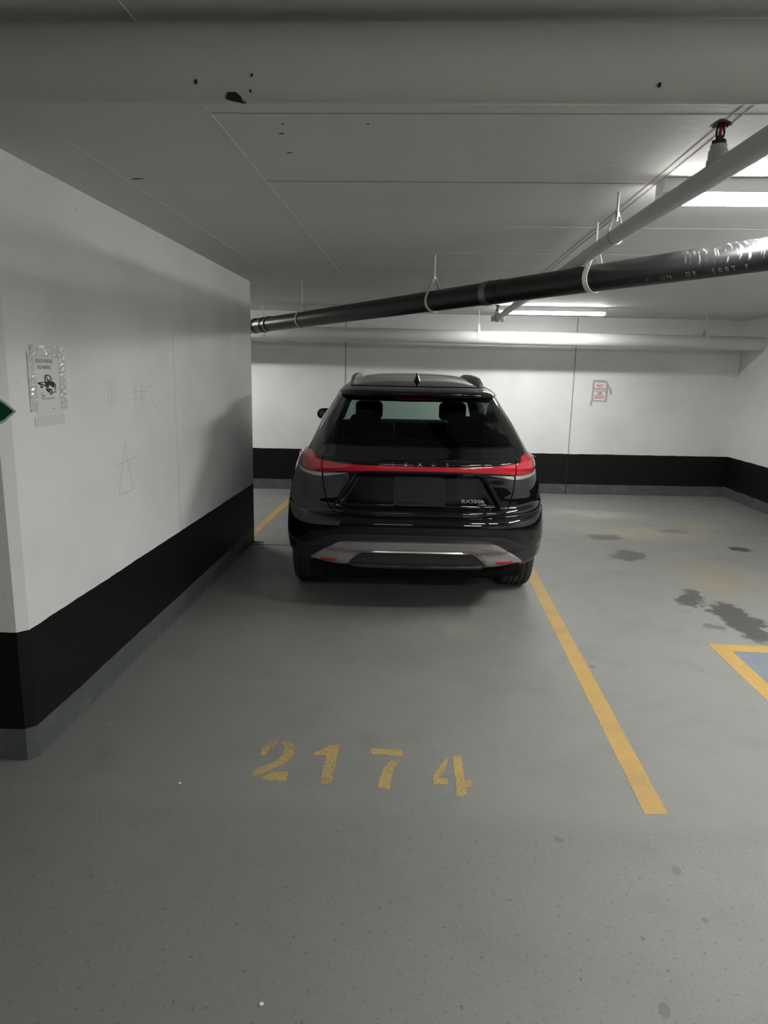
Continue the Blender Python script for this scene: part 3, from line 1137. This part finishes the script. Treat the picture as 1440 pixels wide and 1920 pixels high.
def region(i, j):
    a, b = colfold(j), colfold((j + 1) % NC)
    c0, c1 = min(a, b), max(a, b)
    ps = [V[i * NC + j], V[i * NC + (j + 1) % NC], V[(i + 1) * NC + j], V[(i + 1) * NC + (j + 1) % NC]]
    ct = sum(ps, Vector()) / 4
    z, y, ax = ct.z, ct.y, abs(ct.x)
    rs = (rows_s[i] + rows_s[i + 1]) / 2
    in_rear = c1 <= GLASS_C
    over = rs > arc[zs.index(1.497)]
    if c1 <= NXR - 1 and y < 1.2:
        if over and z < 1.5605:
            return 'spoiler'
        if in_rear and not over and 1.176 < z < 1.462:
            return 'rear_window'
        if in_rear and not over and z >= 1.092:
            return 'window_frit'
        if z < .727:
            return 'rear_bumper'
        if ax < .645 and not over and z < 1.092:
            return 'tailgate'
    if c0 >= NXR + N_SIDE:
        if 1.13 < z < 1.535 and c0 >= NXR + N_SIDE + 6:
            return 'windscreen'
    elif z > 1.13 and z < 1.50 and not over and c1 > GLASS_C + 8:
        yb = 3.45 - (z - 1.13) * 2.0
        y00 = .95 + (z - 1.13) * .25
        if y00 < y < yb:
            s = 'R' if ct.x > 0 else 'L'
            if y < 1.26:
                return 'qwin' + s
            if 1.32 < y < 2.12:
                return 'rwin' + s
            if 2.22 < y:
                return 'fwin' + s
    # wheel arch openings
    if ax > .55 and z < .9:
        for wy in (WY_R, WY_F):
            if math.hypot(y - wy, z - .37) < .412:
                return None
    return 'body'


for i in range(NR - 1):
    for j in range(NC):
        reg = region(i, j)
        f = (i * NC + j, i * NC + (j + 1) % NC, (i + 1) * NC + (j + 1) % NC, (i + 1) * NC + j)
        if reg:
            add(reg, f)
add('body', tuple((NR - 1) * NC + j for j in range(NC)))

# full shell for normals and ray casts
full = bpy.data.meshes.new('shell')
allf = []
for i in range(NR - 1):
    for j in range(NC):
        allf.append((i * NC + j, i * NC + (j + 1) % NC, (i + 1) * NC + (j + 1) % NC, (i + 1) * NC + j))
allf.append(tuple((NR - 1) * NC + j for j in range(NC)))
full.from_pydata([tuple(v) for v in V], [], allf)
full.update()
VN = [Vector(v.normal) for v in full.vertices]
BVH = BVHTree.FromPolygons([tuple(v) for v in V], allf)
bpy.data.meshes.remove(full)

REGMAT = {'body': ('body', 'car_paint', car), 'spoiler': ('spoiler', 'car_paint', car), 'rear_bumper': ('rear_bumper', 'car_paint', car), 'tailgate': ('tailgate', 'car_paint', car),
          'rear_window': ('rear_window', 'glass_privacy', None), 'window_frit': ('window_surround', 'black_gloss', None), 'windscreen': ('windscreen', 'glass_screen', car)}
for s in 'LR':
    REGMAT['qwin' + s] = ('quarter_window', 'glass_side', car)
    REGMAT['rwin' + s] = ('rear_door_window', 'glass_side', car)
    REGMAT['fwin' + s] = ('front_door_window', 'glass_side', car)
PARTS = {}
for reg in ['tailgate'] + [r_ for r_ in FACES if r_ != 'tailgate']:
    fs = FACES[reg]
    used = sorted({v for f in fs for v in f})
    idx = {v: k for k, v in enumerate(used)}
    nm, mt, par = REGMAT[reg]
    me = mesh_from(nm, [V[v] for v in used], [tuple(idx[v] for v in f) for f in fs])
    for p in me.polygons:
        p.use_smooth = True
    me.normals_split_custom_set_from_vertices([tuple(VN[v]) for v in used])
    PARTS[reg] = ob(nm, me, mt, par if par is not None else PARTS['tailgate'])
tailgate, bumper = PARTS['tailgate'], PARTS['rear_bumper']


def hit(x, z):
    """rear skin of the car at (x, z): point and outward normal"""
    loc, nor, _, _ = BVH.ray_cast(Vector((x, -.5, z)), Vector((0, 1, 0)))
    if loc is None:
        return Vector((x, .5, z)), Vector((0, -1, 0))
    if nor.y > 0:
        nor = -nor
    return loc, nor


def conform(name, xa, xb, ztop, zbot, nx, nz, th, mat, parent, base=.0, edge=.25, min_n=-.25):
    """plate following the rear skin between two height curves, with rounded edges and thickness th"""
    bm = bmesh.new()
    G, S = [], []
    for i in range(nx + 1):
        x = xa + (xb - xa) * i / nx
        t, b = ztop(x), zbot(x)
        col_g = []
        for j in range(nz + 1):
            z = b + (t - b) * j / nz
            p, n = hit(x, z)
            n = Vector((n.x * .6, min(n.y, -.35), n.z * .3)).normalized()
            u = min(j, nz - j) / (nz / 2)
            vv = min(i, nx - i) / (nx / 2)
            k = min(1, sstep(0, edge, u) if edge > 0 else 1) * min(1, .35 + .65 * sstep(0, .06, vv))
            col_g.append(bm.verts.new(p + n * (base + th * (.35 + .65 * k))))
            if i in (0, nx) or j in (0, nz):
                S.append(((i, j), bm.verts.new(p - n * .006)))
        G.append(col_g)
    for i in range(nx):
        for j in range(nz):
            bm.faces.new((G[i][j], G[i + 1][j], G[i + 1][j + 1], G[i][j + 1]))
    sd = dict(S)
    ringc = [(i, 0) for i in range(nx)] + [(nx, j) for j in range(nz)] + [(i, nz) for i in range(nx, 0, -1)] + [(0, j) for j in range(nz, 0, -1)]
    for k in range(len(ringc)):
        a, b = ringc[k], ringc[(k + 1) % len(ringc)]
        bm.faces.new((G[a[0]][a[1]], sd[a], sd[b], G[b[0]][b[1]]))
    return ob(name, bm_mesh(bm, name, True, 50), mat, parent)


def pl(tab):
    """piecewise smooth curve of |x|"""
    f = ptab(tab)
    return lambda x: f(abs(x))


def cst(v):
    return lambda x: v


# --- lamps ---------------------------------------------------------
bar_t = pl([(0, 1.0600), (.25, 1.0605), (.45, 1.064), (.55, 1.068), (.645, 1.074)])
bar_b = pl([(0, 1.0290), (.25, 1.0270), (.45, 1.018), (.55, 1.010), (.645, 1.000)])
conform('light_bar', -.645, .645, bar_t, bar_b, 90, 6, .006, 'lamp_red', tailgate, .004).__setitem__('label', 'slim red light bar across the tailgate')
lamp_t = ptab([(.652, 1.075), (.685, 1.080), (.705, 1.110), (.735, 1.118), (.79, 1.116), (.845, 1.085)])
lamp_b = ptab([(.652, .998), (.70, .995), (.78, .994), (.845, 1.005)])
clr_t = ptab([(.47, 1.006), (.55, 1.002), (.66, .990), (.78, .988), (.845, .996)])
clr_b = ptab([(.47, 1.000), (.55, .985), (.62, .968), (.70, .962), (.80, .966), (.845, .985)])
for s in (-1, 1):
    xs0, xs1 = (.652, .845) if s > 0 else (-.845, -.652)
    lp = conform('tail_lamp', xs0, xs1, lambda x: lamp_t(abs(x)), lambda x: lamp_b(abs(x)), 26, 12, .008, 'lamp_red', car, .004)
    lp['label'] = 'red tail lamp wrapping the rear corner'
    xo0, xo1 = (.795, .85) if s > 0 else (-.85, -.795)
    conform('smoked_edge', xo0, xo1, lambda x: lamp_t(abs(x)) + .002, lambda x: lamp_b(abs(x)) - .001, 8, 10, .010, 'lamp_dark_red', lp, .004)
    xs0, xs1 = (.652, .845) if s > 0 else (-.845, -.652)
    conform('clear_strip', xs0, xs1, lambda x: clr_t(abs(x)), lambda x: clr_b(abs(x)), 20, 6, .006, 'lamp_clear', lp, .003)
    xs0, xs1 = (.47, .64) if s > 0 else (-.64, -.47)
    conform('reversing_lamp', xs0, xs1, lambda x: clr_t(abs(x)) - .002, lambda x: clr_b(abs(x)), 20, 6, .006, 'lamp_clear', tailgate, .003)['label'] = 'clear reversing lamp strip'

# --- bumper trims --------------------------------------------------
clad = conform('lower_cladding', -.84, .84, pl([(0, .617), (.45, .612), (.56, .602), (.63, .575), (.74, .52), (.80, .50), (.84, .49)]), pl([(0, .372), (.5, .376), (.84, .40)]), 90, 22, .006, 'cladding', bumper, .003, .12)
clad['label'] = 'dark grey unpainted lower bumper cladding'
sil_t = pl([(0, .566), (.36, .565), (.47, .561), (.52, .550), (.57, .522), (.63, .480), (.69, .435), (.725, .405)])
sil_b = pl([(0, .496), (.30, .4945), (.355, .488), (.395, .468), (.43, .436), (.475, .390), (.50, .388), (.60, .392), (.725, .398)])
sil = conform('silver_trim', -.72, .72, sil_t, sil_b, 120, 12, .016, 'satin_silver', bumper, .008, .35)
sil['label'] = 'satin silver arch trim on the lower bumper'
conform('trim_edge', -.50, .50, lambda x: sil_t(x) + .002, lambda x: sil_t(x) - .007, 90, 4, .019, 'bright_silver', sil, .010, .5)
conform('trim_edge', -.44, .44, lambda x: sil_b(x) + .006, lambda x: sil_b(x) - .006, 90, 4, .017, 'bright_silver', sil, .008, .5)
conform('diffuser_lip', -.44, .44, pl([(0, .392), (.44, .395)]), pl([(0, .366), (.44, .372)]), 60, 6, .02, 'cladding', bumper, .008, .5)
for s in (-1, 1):
    a, b = (.535, .645) if s > 0 else (-.645, -.535)
    conform('reflector', a, b, pl([(.5, .428), (.66, .424)]), pl([(.5, .408), (.545, .404), (.66, .402)]), 14, 6, .006, 'reflector_red', bumper, .024, .4)['label'] = 'red bumper reflector'

# --- number plate and badges ---------------------------------------
def rear_plate(name, x0, x1, z0, z1, y, th, mat, parent, poly=None):
    pts = poly or [(x0, z0), (x1, z0), (x1, z1), (x0, z1)]
    me = prism_mesh(name, [pts], th, lambda x, z, h: (x, y - h, z))
    return ob(name, me, mat, parent)


py_ = hit(0, .89)[0].y
plate = rear_plate('number_plate', 0, 0, 0, 0, py_ - .004, .012, 'plate_grey', tailgate,
                   [(-.165, .800), (-.12, .790), (.176, .790), (.176, .90), (.170, .965), (.160, .985), (0, .990), (-.165, .986), (-.170, .95), (-.168, .90)])
plate['label'] = 'blank dark grey number plate'
rear_plate('plate_slot', -.125, .03, .812, .8155, py_ - .016, .0006, 'gap_black', plate)


def badge(body, size, x, z, parent, spacing=1.0, width=1.0, bold=0.0, mat='chrome'):
    me = text_mesh('badge', body, size, .0015, spacing, width, bold)
    p, n = hit(x, z)
    for v in me.vertices:
        vx, vz = x + v.co.x, z + v.co.y
        v.co = (vx, min(hit(vx, vz)[0].y, p.y) - .003 + v.co.z, vz)
    return ob('badge', me, mat, parent)


for ch, x in zip('LEXUS', (-.176, -.090, -.0, .089, .178)):
    badge(ch, .030, x, 1.0735, tailgate, 1, 1.3, .0006)
badge('RX350h', .033, .362, .826, tailgate, 1.05, 1.36, .0006)
badge('AWD', .018, .425, .803, tailgate, 1.0, 1.3, .0003)

# --- shut lines ----------------------------------------------------
def gap(pts, parent, r=.0032, name='shut_line'):
    out = []
    for (x, z) in pts:
        p, n = hit(x, z)
        out.append(p + n * .0006)
    ob(name, tube_mesh(name, out, r, 6), 'gap_black', parent)


def densify(pts, n=6):
    out = []
    for a, b in zip(pts, pts[1:]):
        for k in range(n):
            out.append((a[0] + (b[0] - a[0]) * k / n, a[1] + (b[1] - a[1]) * k / n))
    return out + [pts[-1]]


half_gap = [(.652, 1.098), (.650, 1.05), (.648, .98), (.638, .90), (.622, .83), (.606, .785), (.585, .757), (.555, .742), (.50, .733), (.40, .7285)]
gap(densify(half_gap + [(0, .727)] + [(-x, z) for x, z in half_gap[::-1]]), car)
gap(densify([(-.66, 1.172), (-.3, 1.174), (0, 1.1745), (.3, 1.174), (.66, 1.172)]), tailgate, .002, 'glass_edge')
# roof to spoiler joint
rj = []
for k in range(41):
    x = -.50 + 1.0 * k / 40
    loc, nor, _, _ = BVH.ray_cast(Vector((x, .66 + .35 * (x / .5) ** 4 * .6, 2.2)), Vector((0, 0, -1)))
    rj.append(loc + Vector((0, 0, .0005)))
ob('shut_line', tube_mesh('shut_line', rj, .0035, 6), 'gap_black', car)
# high brake lamp under the spoiler
conform('brake_lamp', -.16, .16, cst(1.484), cst(1.472), 24, 3, .004, 'lamp_dark_red', PARTS['spoiler'], .003)

# --- roof rails, antenna, mirrors ----------------------------------
for s in (-1, 1):
    path = []
    for k in range(31):
        y = .98 + 1.75 * k / 30
        x = s * (.492 - .012 * (k / 30))
        loc, nor, _, _ = BVH.ray_cast(Vector((x, y, 2.2)), Vector((0, 0, -1)))
        lift = .026 * sstep(0, .12, k / 30) * sstep(1.0, .88, k / 30) - .004
        path.append(loc + Vector((0, 0, lift)))
    rl = ob('roof_rail', strap_mesh('roof_rail', path, (1, 0, 0), .036, .046), 'satin_silver', car)
    bmod = rl.modifiers.new('soft', 'BEVEL')
    bmod.width = .008
    bmod.segments = 2
loc, nor, _, _ = BVH.ray_cast(Vector((0, 1.02, 2.2)), Vector((0, 0, -1)))
bm = bmesh.new()
prof = [(0, .030, -.085), (.012, .027, -.075), (.030, .016, -.045), (.048, .009, -.012), (.062, .0055, .012), (.066, .002, .022)]
rg_ = []
for (h, hw, yb) in prof:
    ring = []
    ye = .075 - h * .75
    for k in range(16):
        a = 2 * math.pi * k / 16
        ring.append(bm.verts.new((hw * math.sin(a), (yb + ye) / 2 - (ye - yb) / 2 * math.cos(a), h)))
    rg_.append(ring)
for a, b in zip(rg_, rg_[1:]):
    for k in range(16):
        bm.faces.new((a[k], a[(k + 1) % 16], b[(k + 1) % 16], b[k]))
bm.faces.new(rg_[0][::-1])
bm.faces.new(rg_[-1])
for v in bm.verts:
    v.co.y = -v.co.y
    v.co += loc + Vector((0, 0, -.006))
ob('shark_fin_antenna', bm_mesh(bm, 'shark_fin_antenna', True, 60), 'black_gloss', car)

for s in (-1, 1):
    bm = bmesh.new()
    bmesh.ops.create_uvsphere(bm, u_segments=24, v_segments=14, radius=1)
    for v in bm.verts:
        x, y, z = v.co
        for_ = lambda q, e: math.copysign(abs(q) ** e, q)
        v.co = (s * .885 + for_(x, .75) * .105, 3.15 + (y * .10 if y > 0 else y * .035), 1.205 + for_(z, .75) * .062)
    mr = ob('door_mirror', bm_mesh(bm, 'door_mirror', True, 60), 'black_gloss', car)
    ob('mirror_arm', tube_mesh('mirror_arm', [(s * .74, 3.16, 1.13), (s * .86, 3.16, 1.17)], .025, 12), 'black_gloss', mr)

# --- wheels ---------------------------------------------------------
def tyre_profile():
    w, Rr = .118, W_R
    p = [(.265, -.100), (.285, -.112), (.32, -.118), (.35, -.113), (Rr - .008, -.100), (Rr - .001, -.088)]
    for g in (-.060, -.022, .022, .060):
        p += [(Rr, g - .006), (Rr - .009, g - .0045), (Rr - .009, g + .0045), (Rr, g + .006)]
    p += [(Rr - .001, .088), (Rr - .008, .100), (.35, .113), (.32, .118), (.285, .112), (.265, .100)]
    return p


ty_me = lathe_mesh('tyre', tyre_profile(), 64, 40)
rim_me = lathe_mesh('rim', [(.268, -.10), (.272, -.098), (.262, -.09), (.25, -.03), (.25, .05), (.262, .095), (.270, .10), (.262, .102), (.24, .075), (.10, .055), (.03, .05), (0, .05)], 48, 40)
bmh = bmesh.new()
for k in range(10):
    a = 2 * math.pi * k / 10
    c, sn = math.cos(a), math.sin(a)
    q = [(.06, -.022), (.25, -.014), (.25, .014), (.06, .022)]
    lo = [bmh.verts.new((r_ * c - t_ * sn, r_ * sn + t_ * c, .06)) for r_, t_ in q]
    hi = [bmh.verts.new((r_ * c - t_ * sn, r_ * sn + t_ * c, .085)) for r_, t_ in q]
    bmh.faces.new(hi)
    bmh.faces.new(lo[::-1])
    for i in range(4):
        bmh.faces.new((lo[i], lo[(i + 1) % 4], hi[(i + 1) % 4], hi[i]))
spoke_me = bm_mesh(bmh, 'spokes')
hub_me = lathe_mesh('hub_cap', [(.07, .05), (.07, .082), (.055, .09), (0, .09)], 24)
for me, m_ in ((ty_me, 'rubber'), (rim_me, 'rim_metal'), (spoke_me, 'rim_metal'), (hub_me, 'rim_metal')):
    me.materials.append(MATS[m_])
for s in (-1, 1):
    for wy in (WY_R, WY_F):
        o = bpy.data.objects.new('tyre', ty_me)
        col.objects.link(o)
        o.parent = car
        o.location = (s * .806, wy, W_R)
        o.rotation_euler = (0, R(90) * s, 0)
        for nm, me in (('rim', rim_me), ('spokes', spoke_me), ('hub_cap', hub_me)):
            c = bpy.data.objects.new(nm, me)
            col.objects.link(c)
            c.parent = o
        # arch lip and liner
        lip = []
        for k in range(33):
            a = R(0) + R(180) * k / 32
            y, z = wy + .412 * math.cos(a), .37 + .412 * math.sin(a)
            if z < .42:
                continue
            loc, nor, _, _ = BVH.ray_cast(Vector((s * 1.5, y, z)), Vector((-s, 0, 0)))
            if loc is None:
                continue
            lip.append(loc + Vector((-s * .016, 0, 0)))
        ob('arch_lip', strap_mesh('arch_lip', lip, (1, 0, 0), .04, .024), 'cladding', car)
        liner = [(s * .74, wy + .43 * math.cos(R(4 + 172 * k / 24)), .37 + .43 * math.sin(R(4 + 172 * k / 24))) for k in range(25)]
        ob('arch_liner', strap_mesh('arch_liner', liner, (1, 0, 0), .32, .01), 'underbody', car)
    ob('side_sill', box_mesh('side_sill', *sorted((s * .80, s * .925)), WY_R + .43, WY_F - .43, .22, .42, .03, 3), 'cladding', car)
ob('floor_pan', box_mesh('floor_pan', -.60, .60, .22, 4.6, .26, .36, .03, 2), 'underbody', car)
ob('rear_valance', box_mesh('rear_valance', -.72, .72, .16, .60, .30, .40, .03, 2), 'underbody', car)
ob('axle', tube_mesh('axle', [(-.72, WY_R, .33), (.72, WY_R, .33)], .05, 12), 'underbody', car)
ob('silencer', box_mesh('silencer', -.35, .35, .42, .72, .24, .36, .05, 3), 'underbody', car)

# --- cabin seen through the glass -----------------------------------
def seat(name, x, y, wid, zb, zt, tilt, head_w, heads):
    e = ob(name, box_mesh(name, -wid / 2, wid / 2, -.07, .07, 0, zt - zb, .05, 3), 'seat_dark', car, (x, y, zb), (R(tilt), 0, 0))
    for hx in heads:
        ob('headrest', box_mesh('headrest', hx - head_w / 2, hx + head_w / 2, -.05, .05, zt - zb + .03, zt - zb + .20, .04, 3), 'seat_dark', e)
        ob('headrest_post', tube_mesh('headrest_post', [(hx, 0, zt - zb - .03), (hx, 0, zt - zb + .06)], .02, 8), 'seat_dark', e)


seat('rear_seat', 0, 1.42, 1.20, .60, 1.13, 10, .25, (-.40, .40))
seat('front_seat', -.40, 2.42, .50, .60, 1.20, 10, .26, (0,))
seat('front_seat', .40, 2.42, .50, .60, 1.20, 10, .26, (0,))
ob('dashboard', box_mesh('dashboard', -.70, .70, 3.15, 3.6, .80, 1.14, .06, 3), 'seat_dark', car)
ob('inside_mirror', box_mesh('inside_mirror', -.12, .12, 2.93, 2.96, 1.36, 1.42, .015, 2), 'seat_dark', car)
ob('mirror_stalk', box_mesh('mirror_stalk', -.05, .05, 2.90, 2.98, 1.40, 1.48, .015, 2), 'seat_dark', car)
ob('cargo_cover', box_mesh('cargo_cover', -.62, .62, .50, 1.25, .98, 1.0, .005, 1), 'seat_dark', car)
ob('cabin_floor', box_mesh('cabin_floor', -.75, .75, .45, 3.6, .45, .50), 'underbody', car)

# --- doors: shut lines and handles on both flanks --------------------
def flank(s, y, z):
    loc, nor, _, _ = BVH.ray_cast(Vector((s * 1.6, y, z)), Vector((-s, 0, 0)))
    return loc + Vector((s * .0006, 0, 0))


for s in (-1, 1):
    for pts in ([(1.36, 1.10), (1.36, .95), (1.46, .80), (1.52, .60), (1.55, .44)], [(2.22, 1.10), (2.24, .80), (2.24, .44)], [(3.36, 1.08), (3.38, .80), (3.36, .44)]):
        ob('door_shut_line', tube_mesh('door_shut_line', [flank(s, y, z) for y, z in densify(pts, 8)], .0032, 6), 'gap_black', car)
    for y in (1.52, 2.40):
        p = flank(s, y + .09, .93)
        ob('door_handle', box_mesh('door_handle', *sorted((p.x - s * .006, p.x + s * .026)), y, y + .19, .918, .944, .010, 3), 'car_paint', car)
